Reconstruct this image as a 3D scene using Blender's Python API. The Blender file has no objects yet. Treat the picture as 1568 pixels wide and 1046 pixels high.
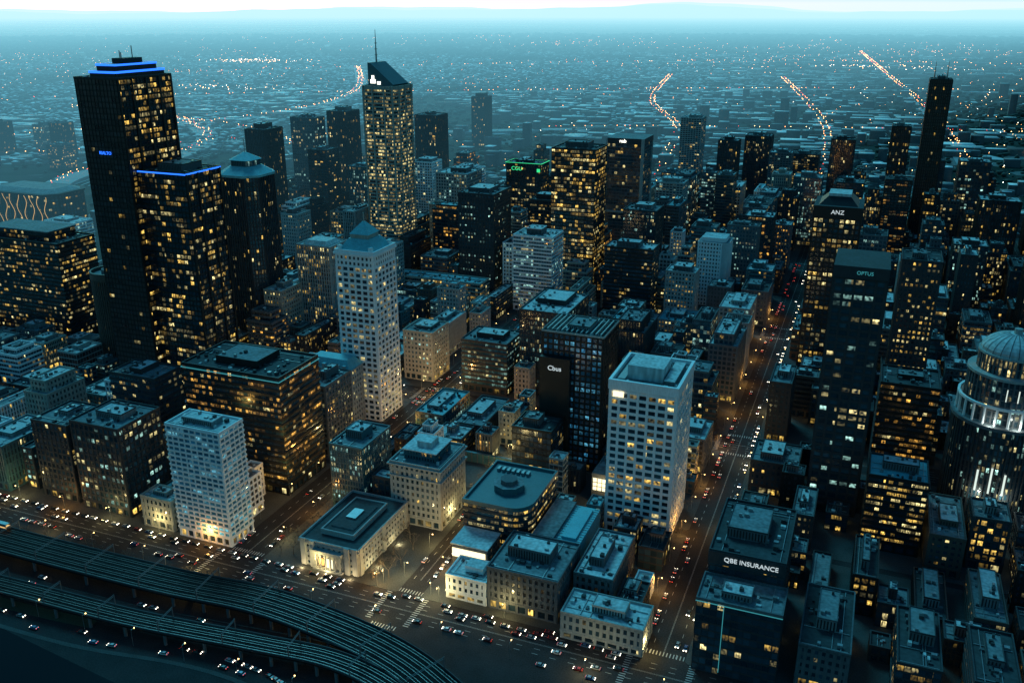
import bpy, math, random
import numpy as np
random.seed(7); rng=np.random.default_rng(7)
sc=bpy.context.scene
sc.view_settings.view_transform='Standard'; sc.view_settings.look='None'; sc.view_settings.exposure=0
COL=sc.collection
R=math.radians

# ------------------------------------------------------------------ materials
def newmat(n):
    m=bpy.data.materials.new(n); m.use_nodes=True; nt=m.node_tree
    b=nt.nodes['Principled BSDF']; return m,nt,b
def N(nt,t,**k):
    n=nt.nodes.new(t)
    for a,v in k.items(): setattr(n,a,v)
    return n
def math_(nt,op,a,b=None,clamp=False):
    n=nt.nodes.new('ShaderNodeMath'); n.operation=op; n.use_clamp=clamp
    for i,v in enumerate((a,b)):
        if v is None: continue
        if isinstance(v,(int,float)): n.inputs[i].default_value=v
        else: nt.links.new(v,n.inputs[i])
    return n.outputs[0]
def pbr(n,c,rough=.8,var=.35,scale=.15,metal=0.,fine=1.5,streak=.25,spec=.5):
    m,nt,b=newmat(n)
    g=N(nt,'ShaderNodeNewGeometry')
    n1=N(nt,'ShaderNodeTexNoise'); n1.inputs['Scale'].default_value=scale; n1.inputs['Detail'].default_value=3
    n2=N(nt,'ShaderNodeTexNoise'); n2.inputs['Scale'].default_value=fine; n2.inputs['Detail'].default_value=0
    mp=N(nt,'ShaderNodeMapping'); mp.inputs['Scale'].default_value=(1,1,streak)
    nt.links.new(g.outputs['Position'],n1.inputs['Vector'])
    nt.links.new(g.outputs['Position'],mp.inputs['Vector']); nt.links.new(mp.outputs[0],n2.inputs['Vector'])
    s=math_(nt,'ADD',n1.outputs[0],n2.outputs[0]); s=math_(nt,'SUBTRACT',s,.5)
    mx=N(nt,'ShaderNodeMix',data_type='RGBA')
    mx.inputs[6].default_value=(*[v*(1-var) for v in c],1); mx.inputs[7].default_value=(*[min(1,v*(1+var)) for v in c],1)
    nt.links.new(s,mx.inputs[0]); nt.links.new(mx.outputs[2],b.inputs['Base Color'])
    b.inputs['Roughness'].default_value=rough; b.inputs['Metallic'].default_value=metal; b.inputs['Specular IOR Level'].default_value=spec
    return m
def emis(n,c,s,base=(.05,.05,.05)):
    m,nt,b=newmat(n); b.inputs['Base Color'].default_value=(*base,1)
    b.inputs['Emission Color'].default_value=(*c,1); b.inputs['Emission Strength'].default_value=s
    m.cycles.emission_sampling='NONE'; return m
def glass(n,frac,strength,ca,cb,base=(.008,.022,.034),rowvar=1.0,rough=.14,mix=.5):
    """curtain-wall glass; UV is in window cells, lit rooms are emission painted on each pane"""
    m,nt,b=newmat(n)
    uv=N(nt,'ShaderNodeUVMap'); sp=N(nt,'ShaderNodeSeparateXYZ'); nt.links.new(uv.outputs[0],sp.inputs[0])
    U,V=sp.outputs[0],sp.outputs[1]
    fu=math_(nt,'FLOOR',U); fv=math_(nt,'FLOOR',V)
    cu=math_(nt,'FRACT',U); cv=math_(nt,'FRACT',V)
    cb_=N(nt,'ShaderNodeCombineXYZ'); nt.links.new(fu,cb_.inputs[0]); nt.links.new(fv,cb_.inputs[1])
    w=N(nt,'ShaderNodeTexWhiteNoise',noise_dimensions='3D'); nt.links.new(cb_.outputs[0],w.inputs['Vector'])
    sw=N(nt,'ShaderNodeSeparateColor'); nt.links.new(w.outputs['Color'],sw.inputs[0])
    cl=N(nt,'ShaderNodeCombineXYZ'); nt.links.new(math_(nt,'FLOOR',math_(nt,'MULTIPLY',U,.19)),cl.inputs[0]); nt.links.new(fv,cl.inputs[1]); cl.inputs[2].default_value=5.5
    w2=N(nt,'ShaderNodeTexWhiteNoise',noise_dimensions='3D'); nt.links.new(cl.outputs[0],w2.inputs['Vector'])
    s2=N(nt,'ShaderNodeSeparateColor'); nt.links.new(w2.outputs['Color'],s2.inputs[0])
    p=math_(nt,'MULTIPLY',math_(nt,'ADD',math_(nt,'MULTIPLY',math_(nt,'POWER',s2.outputs[0],1.7),2.6*rowvar),1-.93*rowvar),frac)
    lit=math_(nt,'LESS_THAN',sw.outputs[0],p)
    bri=math_(nt,'ADD',math_(nt,'MULTIPLY',math_(nt,'POWER',sw.outputs[1],2.2),1.25),.08)
    bri=math_(nt,'MULTIPLY',bri,math_(nt,'ADD',math_(nt,'MULTIPLY',s2.outputs[1],1.1),.28))
    e=math_(nt,'MULTIPLY',math_(nt,'GREATER_THAN',cu,.06),math_(nt,'LESS_THAN',cu,.94))
    bl=math_(nt,'LESS_THAN',cv,math_(nt,'SUBTRACT',1.0,math_(nt,'MULTIPLY',math_(nt,'POWER',sw.outputs[2],2.5),.6)))
    bl=math_(nt,'ADD',math_(nt,'MULTIPLY',bl,.7),.3)
    gr=math_(nt,'ADD',math_(nt,'MULTIPLY',math_(nt,'POWER',cv,2.),.9),.35)
    cs=N(nt,'ShaderNodeCombineXYZ'); nt.links.new(math_(nt,'MULTIPLY',U,3.3),cs.inputs[0]); nt.links.new(math_(nt,'MULTIPLY',V,2.1),cs.inputs[1])
    nz=N(nt,'ShaderNodeTexNoise'); nz.inputs['Scale'].default_value=1.0; nz.inputs['Detail'].default_value=0; nt.links.new(cs.outputs[0],nz.inputs['Vector'])
    fz=math_(nt,'MULTIPLY',math_(nt,'SUBTRACT',nz.outputs[0],.28),2.4,True)
    t=math_(nt,'MULTIPLY',lit,bri); t=math_(nt,'MULTIPLY',t,e); t=math_(nt,'MULTIPLY',t,bl); t=math_(nt,'MULTIPLY',t,gr); t=math_(nt,'MULTIPLY',t,fz)
    t=math_(nt,'MULTIPLY',t,strength*2.8)
    mx=N(nt,'ShaderNodeMix',data_type='RGBA'); mx.inputs[6].default_value=(*ca,1); mx.inputs[7].default_value=(*cb,1)
    nt.links.new(math_(nt,'GREATER_THAN',math_(nt,'ADD',math_(nt,'MULTIPLY',s2.outputs[2],.7),math_(nt,'MULTIPLY',sw.outputs[2],.3)),1-mix),mx.inputs[0])
    nt.links.new(mx.outputs[2],b.inputs['Emission Color']); nt.links.new(t,b.inputs['Emission Strength'])
    mb=N(nt,'ShaderNodeMix',data_type='RGBA'); mb.inputs[6].default_value=(*base,1); mb.inputs[7].default_value=(*[v*3.6+.012 for v in base],1)
    nt.links.new(math_(nt,'MULTIPLY',sw.outputs[1],s2.outputs[0]),mb.inputs[0]); nt.links.new(mb.outputs[2],b.inputs['Base Color'])
    rr=math_(nt,'ADD',math_(nt,'MULTIPLY',sw.outputs[2],.15),rough-.05); nt.links.new(rr,b.inputs['Roughness'])
    b.inputs['Specular IOR Level'].default_value=1.
    m.cycles.emission_sampling='NONE'
    return m
WARM=(1.,.62,.12); PALE=(1.,.82,.34); COOL=(.50,.92,.80); BLUE=(.06,.38,.7)
M={}
M['g_warm']=glass('window_glass_warm',.34,.8,WARM,PALE)
M['g_gold']=glass('window_glass_gold',.34,.8,(1.,.5,.08),PALE,mix=.25)
M['g_dense']=glass('window_glass_dense',.56,.9,WARM,PALE,rowvar=.8)
M['g_sparse']=glass('window_glass_sparse',.11,.8,WARM,PALE,base=(.010,.030,.045))
M['g_mix']=glass('window_glass_mixed',.24,.75,PALE,COOL,base=(.012,.035,.050))
M['g_cool']=glass('window_glass_cool',.40,.55,COOL,PALE,base=(.015,.06,.085),mix=.35)
M['g_dark']=glass('window_glass_dark',.02,.5,WARM,PALE,base=(.004,.008,.012),rough=.3)
M['g_blue']=glass('window_glass_blue',.5,.4,BLUE,(.12,.48,.7),base=(.02,.07,.11))
M['g_pale']=glass('window_glass_pale',.62,.9,PALE,(1.,.78,.3),rowvar=.5)
M['g_stone']=glass('window_glass_stone',.40,.75,PALE,(1.,.74,.28),rowvar=.5)
M['g_slab']=glass('window_glass_aqua',.35,.42,(.25,.75,.88),PALE,base=(.04,.14,.2),mix=.12)
M['white']=pbr('white_panel',(.84,.86,.86),.6,.12)
M['stone']=pbr('pale_stone',(.34,.36,.35),.85,.25)
M['cream']=pbr('cream_concrete',(.36,.35,.30),.85,.2)
M['grey']=pbr('grey_concrete',(.11,.12,.13),.85,.3)
M['dgrey']=pbr('dark_concrete',(.030,.036,.042),.7,.3)
M['black']=pbr('black_cladding',(.008,.010,.012),.5,.3)
M['brown']=pbr('brown_granite',(.085,.07,.06),.6,.25)
M['teal']=pbr('teal_panel',(.04,.12,.14),.5,.2)
M['roofl']=pbr('light_roof',(.50,.54,.54),.75,.45,.12,fine=.6)
M['roofm']=pbr('grey_roof',(.17,.2,.21),.8,.5,.1,fine=.6)
M['roofd']=pbr('bitumen_roof',(.04,.048,.052),.85,.5,.1,fine=.6)
M['copper']=pbr('green_copper_roof',(.14,.45,.50),.6,.25,.3)
M['metal']=pbr('galvanised_metal',(.3,.33,.34),.4,.3,metal=.6)
M['asphalt']=pbr('asphalt',(.030,.030,.032),.9,.5,.08,spec=.15)
M['pave']=pbr('pavement_stone',(.06,.065,.065),.9,.4,.1,spec=.2)
M['paint']=pbr('road_paint',(.42,.42,.40),.8,.3)
M['ballast']=pbr('track_ballast',(.016,.015,.015),.95,.7,.3,fine=3.,spec=.1)
M['sleeper']=pbr('concrete_sleeper',(.045,.043,.042),.9,.4,spec=.1)
M['rail']=pbr('steel_rail',(.22,.2,.19),.35,.2,metal=.8)
M['concrete']=pbr('road_concrete',(.30,.32,.32),.85,.3,.02)
M['e_blue']=emis('blue_crown_light',(.02,.16,1.),2.0)
M['e_white']=emis('white_light',(1,.97,.85),2.5)
M['e_sign']=emis('white_sign_light',(.8,.95,1.),.7)
M['e_dome']=emis('uplit_arch_glow',(.85,1.,.9),.9)  # glowing strips stand in for the spotlit arches and columns
M['e_warm']=emis('warm_lamp',(1.,.62,.2),9.)
M['e_strip']=emis('strip_light',(1.,.85,.5),1.8)
M['e_gold']=emis('golden_ribbon_light',(1.,.62,.22),.9)
M['e_green']=emis('green_sign_light',(.05,1.,.35),.9)
M['e_cyan']=emis('cyan_line_light',(.1,.7,.8),.35)
M['e_orange']=emis('orange_light',(1.,.4,.08),3.)
M['e_red']=emis('tail_light',(1.,.04,.02),4.)
M['e_head']=emis('head_light',(1.,.9,.7),8.)
M['trunk']=pbr('bark',(.10,.085,.07),.9,.3)
M['leaf']=pbr('foliage',(.022,.05,.04),.85,.6,.2)
M['grass']=pbr('grass',(.03,.06,.035),.95,.4,.02)

# ------------------------------------------------------------------ mesh builder
class MB:
    def __init__(s): s.v=[];s.f=[];s.m=[];s.uv=[];s.used={}
    def mat(s,k):
        if k not in s.used: s.used[k]=len(s.used)
        return s.used[k]
    def face(s,pts,k,uv=None):
        i=len(s.v); s.v.extend(pts); s.f.append(tuple(range(i,i+len(pts)))); s.m.append(s.mat(k))
        s.uv.extend(uv if uv else [(p[0]*.3,p[1]*.3) for p in pts])
    def box(s,x0,x1,y0,y1,z0,z1,k,top=None):
        s.prism([(x0,y0),(x1,y0),(x1,y1),(x0,y1)],z0,z1,k,top or k)
    def prism(s,poly,z0,z1,k,top=None,cell=None,uo=0,vo=0,ek=None,bottom=False):
        n=len(poly)
        for i in range(n):
            a=poly[i];b=poly[(i+1)%n]
            kk=ek.get(i,k) if ek else k
            uv=None
            if cell:
                L=math.hypot(b[0]-a[0],b[1]-a[1]); nb=max(1,round(L/cell[0])); u0=uo+i*53
                nv=(z1-z0)/cell[1]; uv=[(u0,vo),(u0+nb,vo),(u0+nb,vo+nv),(u0,vo+nv)]
            s.face([(a[0],a[1],z0),(b[0],b[1],z0),(b[0],b[1],z1),(a[0],a[1],z1)],kk,uv)
        if top!='none': s.face([(p[0],p[1],z1) for p in poly],top or k)
        if bottom: s.face([(p[0],p[1],z0) for p in reversed(poly)],k)
    def frustum(s,p0,z0,p1,z1,k,cap=True):
        n=len(p0)
        for i in range(n):
            j=(i+1)%n
            s.face([(*p0[i],z0),(*p0[j],z0),(*p1[j],z1),(*p1[i],z1)],k)
        if cap: s.face([(*p,z1) for p in p1],k)
    def ring(s,po,pi,z0,z1,k):
        n=len(po)
        for i in range(n):
            j=(i+1)%n
            s.face([(*po[i],z0),(*po[j],z0),(*po[j],z1),(*po[i],z1)],k)
            s.face([(*pi[j],z0),(*pi[i],z0),(*pi[i],z1),(*pi[j],z1)],k)
            s.face([(*po[i],z1),(*po[j],z1),(*pi[j],z1),(*pi[i],z1)],k)
    def obox(s,cx,cy,dx,dy,w,d,z0,z1,k):
        nx,ny=dy,-dx; hw=w/2
        s.prism([(cx-dx*hw-nx*.05,cy-dy*hw-ny*.05),(cx-dx*hw+nx*d,cy-dy*hw+ny*d),(cx+dx*hw+nx*d,cy+dy*hw+ny*d),(cx+dx*hw-nx*.05,cy+dy*hw-ny*.05)],z0,z1,k)
    def obj(s,name,parent=None):
        me=bpy.data.meshes.new(name); me.from_pydata(s.v,[],s.f)
        for k in s.used: me.materials.append(M[k])
        me.polygons.foreach_set('material_index',s.m)
        ul=me.uv_layers.new(name='UVMap'); ul.data.foreach_set('uv',np.array(s.uv,dtype=np.float32).ravel())
        me.update(); o=bpy.data.objects.new(name,me); COL.objects.link(o)
        if parent: o.parent=parent
        return o
def rect(x0,x1,y0,y1): return [(x0,y0),(x1,y0),(x1,y1),(x0,y1)]
def ngon(cx,cy,r,n,ph=0): return [(cx+r*math.cos(ph+2*math.pi*i/n),cy+r*math.sin(ph+2*math.pi*i/n)) for i in range(n)]
def chamf(x0,x1,y0,y1,c): return [(x0+c,y0),(x1-c,y0),(x1,y0+c),(x1,y1-c),(x1-c,y1),(x0+c,y1),(x0,y1-c),(x0,y0+c)]
def off(poly,d):
    n=len(poly);out=[]
    for i in range(n):
        a=poly[i-1];b=poly[i];c=poly[(i+1)%n]
        d1=(b[0]-a[0],b[1]-a[1]);l=math.hypot(*d1);d1=(d1[0]/l,d1[1]/l)
        d2=(c[0]-b[0],c[1]-b[1]);l=math.hypot(*d2);d2=(d2[0]/l,d2[1]/l)
        n1=(d1[1],-d1[0]);n2=(d2[1],-d2[0]);bx=n1[0]+n2[0];by=n1[1]+n2[1];q=(bx*bx+by*by)/2
        out.append((b[0]+bx*d/q,b[1]+by*d/q))
    return out
#          floor bay  pierw bandh pierd bandd
ST={'grid':(3.8,3.6,1.1,1.3,.35,.25),'fine':(3.6,1.8,.5,1.0,.3,.2),'ribbon':(3.7,2.6,.12,1.6,.1,.45),
    'curtain':(3.8,3.0,.16,.9,.14,.08),'rib':(3.9,3.2,.14,1.35,.3,.12),'vert':(3.8,2.4,.9,.7,.7,.15),'apt':(3.1,4.0,.9,1.1,.25,.5),'big':(4.2,5.4,1.4,1.6,.6,.5),'punch':(3.9,3.2,1.6,1.9,.3,.2)}
def facade(b,poly,z0,z1,style,frame,gl,ek=None):
    fh,bay,pw,bh,pd,bd=ST[style]
    nf=max(1,round((z1-z0)/fh)); fh=(z1-z0)/nf
    uo=random.randint(0,900);vo=random.randint(0,900)
    b.prism(poly,z0,z1,gl,'roofm',cell=(bay,fh),uo=uo,vo=vo,ek=ek)
    pb=off(poly,bd)
    for i in range(nf+1):
        za=z0+i*fh-bh*.5; b.prism(pb,max(z0,za),min(z1-.02,za+bh),frame,frame,bottom=True)
    n=len(poly)
    for i in range(n):
        a=poly[i];c=poly[(i+1)%n];L=math.hypot(c[0]-a[0],c[1]-a[1])
        if L<.5: continue
        nb=max(1,round(L/bay));dx,dy=(c[0]-a[0])/L,(c[1]-a[1])/L
        for j in range(nb+1):
            if n>10 and j==nb: continue
            t=L*j/nb; hw=pw/2
            if n<=10: t=min(max(t,hw*.9),L-hw*.9)
            b.obox(a[0]+dx*t,a[1]+dy*t,dx,dy,pw,pd,z0,z1-.006,frame)
def bbox(poly):
    xs=[p[0] for p in poly];ys=[p[1] for p in poly];return min(xs),max(xs),min(ys),max(ys)
def rooftop(b,poly,z,roof,frame,pent=True,dens=1.):
    out=off(poly,.3)
    b.ring(out,off(poly,-.35),z-.3,z+1.2,frame)
    b.face([(*p,z+.05) for p in off(poly,-.3)],roof)
    x0,x1,y0,y1=bbox(poly);W=x1-x0;D=y1-y0
    zz=z+.06
    if pent and W>11 and D>11:
        px0=x0+W*random.uniform(.15,.35);px1=x1-W*random.uniform(.15,.4);py0=y0+D*random.uniform(.15,.4);py1=y1-D*random.uniform(.12,.35);h=random.uniform(2.5,6)
        b.box(px0,px1,py0,py1,zz,zz+h,random.choice(['roofm',frame,'grey']),'roofl' if roof!='roofd' else 'roofm')
        b.ring(rect(px0-.1,px1+.1,py0-.1,py1+.1),rect(px0+.25,px1-.25,py0+.25,py1-.25),zz+h-.2,zz+h+.5,frame)
        for _ in range(int(3*dens)+1):
            ax=random.uniform(px0+1,px1-2.5);ay=random.uniform(py0+1,py1-2.5)
            b.box(ax,ax+random.uniform(1,2.2),ay,ay+random.uniform(1,2.2),zz+h,zz+h+random.uniform(.8,1.8),random.choice(['metal','roofd']))
        k=py0-.06
        for i in range(int((px1-px0)/1.4)):
            b.box(px0+.3+i*1.4,px0+.9+i*1.4,k,k+.05,zz+.6,zz+h-.7,'black')
    for _ in range(int(W*D/45*dens)+2):
        ax=random.uniform(x0+1.2,x1-3.4);ay=random.uniform(y0+1.2,y1-3.4)
        if W<6 or D<6: break
        w=random.uniform(.8,2.4);d=random.uniform(.8,2.4)
        b.box(ax,ax+w,ay,ay+d,zz,zz+random.uniform(.5,2.0),random.choice(['metal','roofl','roofd','grey','dgrey']))
    for _ in range(2):
        if W>10 and D>8:
            ay=random.uniform(y0+1,y1-1.5); b.box(x0+1,x1-1,ay,ay+.35,zz+.2,zz+.5,'metal')
        if D>10 and W>8:
            ax=random.uniform(x0+1,x1-1.5); b.box(ax,ax+.3,y0+1.3,y1-1.3,zz+.25,zz+.6,'metal')
OCC=[]
def occ(x0,x1,y0,y1): OCC.append((x0,x1,y0,y1))
def free(x0,x1,y0,y1,m=2.):
    for o in OCC:
        if x0-m<o[1] and x1+m>o[0] and y0-m<o[3] and y1+m>o[2]: return False
    return True
def tower(name,xe,ys,W,D,H,style,frame,gl,roof='roofm',poly=None,ek=None,base=True,pent=True,finish=True):
    b=MB(); p=poly or rect(xe-W,xe,ys,ys+D); x0,x1,y0,y1=bbox(p); occ(x0,x1,y0,y1)
    gb='g_dense' if random.random()<.35 else 'g_warm'
    if base:
        bh=min(5.5,H*.3)
        facade(b,off(p,-.25),.13,bh,'big',frame,gb); b.prism(off(p,.5),bh,bh+.6,frame,bottom=True)
        facade(b,p,bh+.6,H,style,frame,gl,ek)
    else: facade(b,p,.13,H,style,frame,gl,ek)
    rooftop(b,p,H,roof,frame,pent)
    return b.obj(name) if finish else b
def sign(txt,parent,x,y,z,size,mat,rz=0,name='sign_lettering'):
    c=bpy.data.curves.new(name,'FONT');c.body=txt;c.size=size;c.extrude=.12;c.align_x='CENTER';c.align_y='CENTER';c.materials.append(M[mat])
    o=bpy.data.objects.new(name,c);COL.objects.link(o);o.location=(x,y,z);o.rotation_euler=(R(90),0,R(rz));o.parent=parent;return o

# ------------------------------------------------------------------ landmark buildings
b=MB(); p=rect(-531,-493,506,560); occ(-531,-451,506,560)
facade(b,p,.13,239,'rib','black','g_dense',ek={0:'g_dark',3:'g_dark'}); rooftop(b,p,239,'roofd','black',False)
for y in (506,519,533,546,558.4): b.box(-492.9,-492.2,y,y+1.6,.13,239,'black')
b.box(-519,-496,509,557,239.2,244,'black'); b.ring(rect(-519.4,-495.6,508.6,557.4),rect(-519,-496,509,557),242.6,244.1,'e_blue')
b.box(-516,-499,513,553,244.1,248.5,'black'); b.ring(rect(-516.4,-498.6,512.6,553.4),rect(-516,-499,513,553),247.3,248.6,'e_blue')
b.box(-512,-503,524,544,248.6,252,'dgrey')
for (x,y,h) in ((-510,530,5),(-508,540,8),(-505,526,4)): b.prism(ngon(x,y,.4,5),252,252+h,'metal')
p2=rect(-493,-451,514,552); facade(b,p2,.13,175,'rib','black','g_warm'); rooftop(b,p2,175,'roofd','black')
for y in (514,526,539,550.4): b.box(-450.9,-450.2,y,y+1.6,.13,175,'black')
b.ring(off(p2,.5),off(p2,.3),174.6,175.6,'e_blue')
twin=b.obj('glass_skyscraper'); sign('RIALTO',twin,-512,505.4,188,3.2,'e_blue')
tower('apartment_tower',-310,355,36,20,70,'apt','white','g_slab','roofl')
b=MB(); p=rect(-265,-229,357,412); occ(-284,-205,355,413)
facade(b,p,.13,14,'punch','stone','g_sparse'); b.prism(off(p,.9),14,14.8,'stone'); b.ring(off(p,.5),off(p,-.3),14.8,16.2,'stone')
b.face([(*q,14.9) for q in off(p,-.2)],'roofd'); b.box(-257,-237,366,403,14.9,17.5,'stone','roofd'); b.ring(rect(-257.3,-236.7,365.7,403.3),rect(-256.5,-237.5,366.5,402.5),17,18.2,'stone')
b.box(-254,-240,371,398,17.5,18.4,'roofm','roofd'); b.box(-250,-244,380,390,18.4,19.4,'metal')
b.box(-256,-238,353.8,357,.13,1.2,'stone')
for i in range(6): 
    x=-254.5+i*3.; b.prism(ngon(x,355,.5,10),1.2,9.8,'stone'); b.prism(rect(x-.8,x+.8,354.2,355.8),9.8,10.4,'stone')
b.box(-256,-238,353.9,357,10.4,12.2,'stone')
for x in (-258.5,-237): b.box(x,x+3,355.4,357.3,0.13,16.3,'stone')
for x in (-264.5,-232.2): b.box(x,x+3,355.9,357.1,0.13,16.5,'stone')
for y in (357.4,382,408.6): b.box(-229.2,-228,y,y+3,.13,16.5,'stone')
for i in range(17): b.box(-264+i*2.1,-263.2+i*2.1,356.2,356.95,13.3,13.95,'stone')
for i in range(25): b.box(-228.9,-228.2,358+i*2.1,358.8+i*2.1,13.3,13.95,'stone')
b.box(-249,-245,356.3,356.55,1.2,6.5,'e_strip'); b.box(-253.5,-250.5,356.35,356.55,2,6,'e_orange')
b.obj('heritage_museum_building')
b=tower('stone_office_building',-208,414,32,34,39,'punch','stone','g_sparse','roofm',finish=False,pent=False)
p=rect(-240,-208,414,448)
b.prism(off(p,1.3),31,31.7,'stone',bottom=True); b.prism(off(p,1.4),38,38.8,'stone',bottom=True)
facade(b,rect(-234,-214,421,441),39.1,45,'fine','teal','g_sparse'); b.prism(rect(-235,-213,420,442),45,45.6,'roofl'); b.box(-228,-219,426,436,45.6,49,'roofl'); b.obj('stone_office_building')
tower('office_building',-259,415,22,34,42,'fine','teal','g_cool','roofm')
b=tower('x',-314,416,71,42,78,'ribbon','black','g_gold','roofd',finish=False)
b.ring(rect(-385.8,-313.2,415.2,458.8),rect(-385.5,-313.5,415.5,458.5),76,76.5,'e_cyan'); b.obj('dark_glass_office_block')
tower('office_building',-428,361,28,31,51,'grid','dgrey','g_sparse','roofm'); tower('office_building',-386,359,36,34,57,'grid','dgrey','g_mix','roofm')
tower('office_building',-422,429,38,25,56,'ribbon','dgrey','g_sparse','roofm'); tower('shop_building',-351,356,22,14,19,'punch','cream','g_sparse','roofl')
p=ngon(-587,567,16.5,28); b=MB(); occ(-604,-570,550,584)
facade(b,p,.13,76,'vert','brown','g_dark'); b.ring(off(p,.9),off(p,-.6),73,79,'brown'); b.face([(*q,76.1) for q in p],'roofm'); b.prism(ngon(-587,567,8,16),76,80,'grey'); b.obj('round_office_tower')
b=tower('x',-649,571,97,42,93,'ribbon','black','g_warm','roofd',finish=False,pent=False); facade(b,rect(-735,-665,578,608),93.2,101,'ribbon','black','g_warm'); b.prism(rect(-736,-664,577,609),101,102,'roofm'); b.obj('dark_glass_office_block')
b=MB(); p=chamf(-1168,-1040,918,990,14); occ(-1170,-1038,916,992)
facade(b,p,.13,44,'big','black','g_sparse'); b.prism(off(p,3),44,46,'black','roofd',bottom=True); b.frustum(off(p,-4),46,off(p,-16),50,'roofm')
for i in range(9):
    x=-1150+i*12.5
    for k in range(16):
        xa=x+math.sin(k*.45+i*1.7)*3.2; xb=x+math.sin((k+1)*.45+i*1.7)*3.2
        b.face([(xa,916.8,3+k*2.5),(xa+.8,916.8,3+k*2.5),(xb+.8,916.8,5.5+k*2.5),(xb,916.8,5.5+k*2.5)],'e_gold')
b.obj('arena_building')
p=chamf(-527,-487,635,675,9); b=MB(); occ(-527,-487,635,675)
facade(b,p,.13,150,'vert','dgrey','g_sparse'); b.prism(off(p,1.2),150,152,'copper',bottom=True)
b.frustum(off(p,.6),152,off(p,-9),158,'copper'); facade(b,off(p,-10),158,163,'fine','teal','g_cool'); b.frustum(off(p,-8.6),163,[(-507+(q[0]+507)*.05,655+(q[1]-655)*.05) for q in p],169,'copper'); b.prism(ngon(-507,655,.3,5),168,180,'metal'); b.obj('hotel_tower')
for a in [(-674,911,28,36,150,'vert','dgrey','g_sparse'),(-688,1036,36,26,150,'grid','grey','g_mix'),(-665,1079,30,34,155,'vert','dgrey','g_sparse'),(-689,1079,32,36,77,'grid','stone','g_cool'),
          (-610,871,22,27,62,'punch','stone','g_sparse'),(-594,1206,35,37,140,'vert','dgrey','g_sparse'),(-460,1013,42,45,95,'grid','stone','g_mix'),(-360,858,40,48,105,'punch','dgrey','g_mix'),
          (-640,985,26,30,118,'apt','dgrey','g_sparse'),(-560,1120,30,30,88,'grid','white','g_mix'),(-520,1180,34,30,72,'ribbon','white','g_cool'),(-600,1010,24,28,96,'fine','teal','g_mix'),
          (-505,1130,30,26,80,'apt','white','g_cool'),(-590,1090,26,30,105,'vert','teal','g_sparse'),(-395,960,30,26,72,'punch','stone','g_warm'),(-330,960,28,30,82,'ribbon','dgrey','g_warm'),
          (-200,900,34,34,92,'fine','dgrey','g_mix'),(-430,760,26,30,66,'grid','stone','g_mix'),(-95,1000,30,30,74,'grid','dgrey','g_gold'),(-215,1110,34,30,84,'apt','stone','g_mix'),
          (-1500,1380,34,30,72,'vert','dgrey','g_sparse'),(-1590,1420,34,30,60,'grid','grey','g_mix'),(-1690,1400,40,30,64,'vert','dgrey','g_sparse'),(-1420,1300,40,30,44,'ribbon','grey','g_warm'),(-1560,1250,44,30,40,'ribbon','grey','g_mix'),
          (-900,1000,40,30,40,'grid','grey','g_mix'),(-860,1120,30,30,55,'apt','stone','g_mix'),(-930,850,50,30,30,'ribbon','white','g_cool'),(-860,760,44,40,36,'ribbon','dgrey','g_warm')]:
    tower('office_tower',*a[:5],a[5],a[6],a[7],random.choice(['roofm','roofl']))
b=tower('x',-805,1872,31,40,104,'vert','dgrey','g_sparse',finish=False); b.box(-830,-811,1880,1904,104,112,'dgrey'); b.obj('apartment_tower')
# spire tower
b=MB(); p=chamf(-521,-481,878,924,5); occ(-521,-481,878,924)
facade(b,p,.13,205,'ribbon','cream','g_pale'); b.ring(off(p,.7),off(p,-.5),204,208,'cream'); b.face([(*q,205.1) for q in p],'roofm')
for x in (-519,-508,-494,-484): b.box(x,x+1.6,876.6,878.4,60,208,'cream')
for y in (886,900,914): b.box(-481.4,-479.7,y,y+1.6,60,208,'cream')
def gable(x0,x1,y,h0,h1,t,k):
    b.face([(x0,y,205),(x1,y,205),(x1,y,h1),(x0+3,y,h0),(x0,y,h0)],k); b.face([(x0,y+t,205),(x0,y+t,h0),(x0+3,y+t,h0),(x1,y+t,h1),(x1,y+t,205)],k)
    b.face([(x0,y,h0),(x0+3,y,h0),(x0+3,y+t,h0),(x0,y+t,h0)],k); b.face([(x0+3,y,h0),(x1,y,h1),(x1,y+t,h1),(x0+3,y+t,h0)],k); b.face([(x0,y,205),(x0,y,h0),(x0,y+t,h0),(x0,y+t,205)],k)
gable(-515,-485,884,231,209,34,'teal')
b.box(-512,-506,883.5,883.9,210,214,'e_white');b.box(-510.5,-507.5,883.5,883.9,214,218,'e_white');b.box(-504,-500,883.5,883.9,209,212,'e_white')
b.frustum(ngon(-513,900,1.1,6),231,ngon(-513,900,.25,6),264,'metal')
for z in (238,244,250): b.prism(ngon(-513,900,1.8,6),z,z+.6,'metal')
b.obj('office_skyscraper_with_spire')
cg=tower('office_tower',-375,1042,45,28,108,'grid','dgrey','g_warm','roofm')
bb=MB(); bb.ring(rect(-421,-374,1041,1071),rect(-420.3,-374.7,1041.7,1070.3),108.8,109.2,'e_green'); bb.box(-380,-376,1041.0,1041.3,99,103,'e_green'); bb.obj('neon_trim',cg); sign('CGU',cg,-406,1041,102,6.5,'e_green')
tower('black_office_tower',-261,885,46,42,152,'rib','black','g_dense','roofd')
b=tower('x',-238,987,40,43,146,'curtain','grey','g_sparse','roofm',finish=False,pent=False)
for x in (-279,-239.5): b.box(x,x+1.8,985.6,987.2,.2,152,'stone')
for y in (986,1028.5): b.box(-238.2,-236.4,y,y+1.8,.2,152,'stone')
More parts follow.
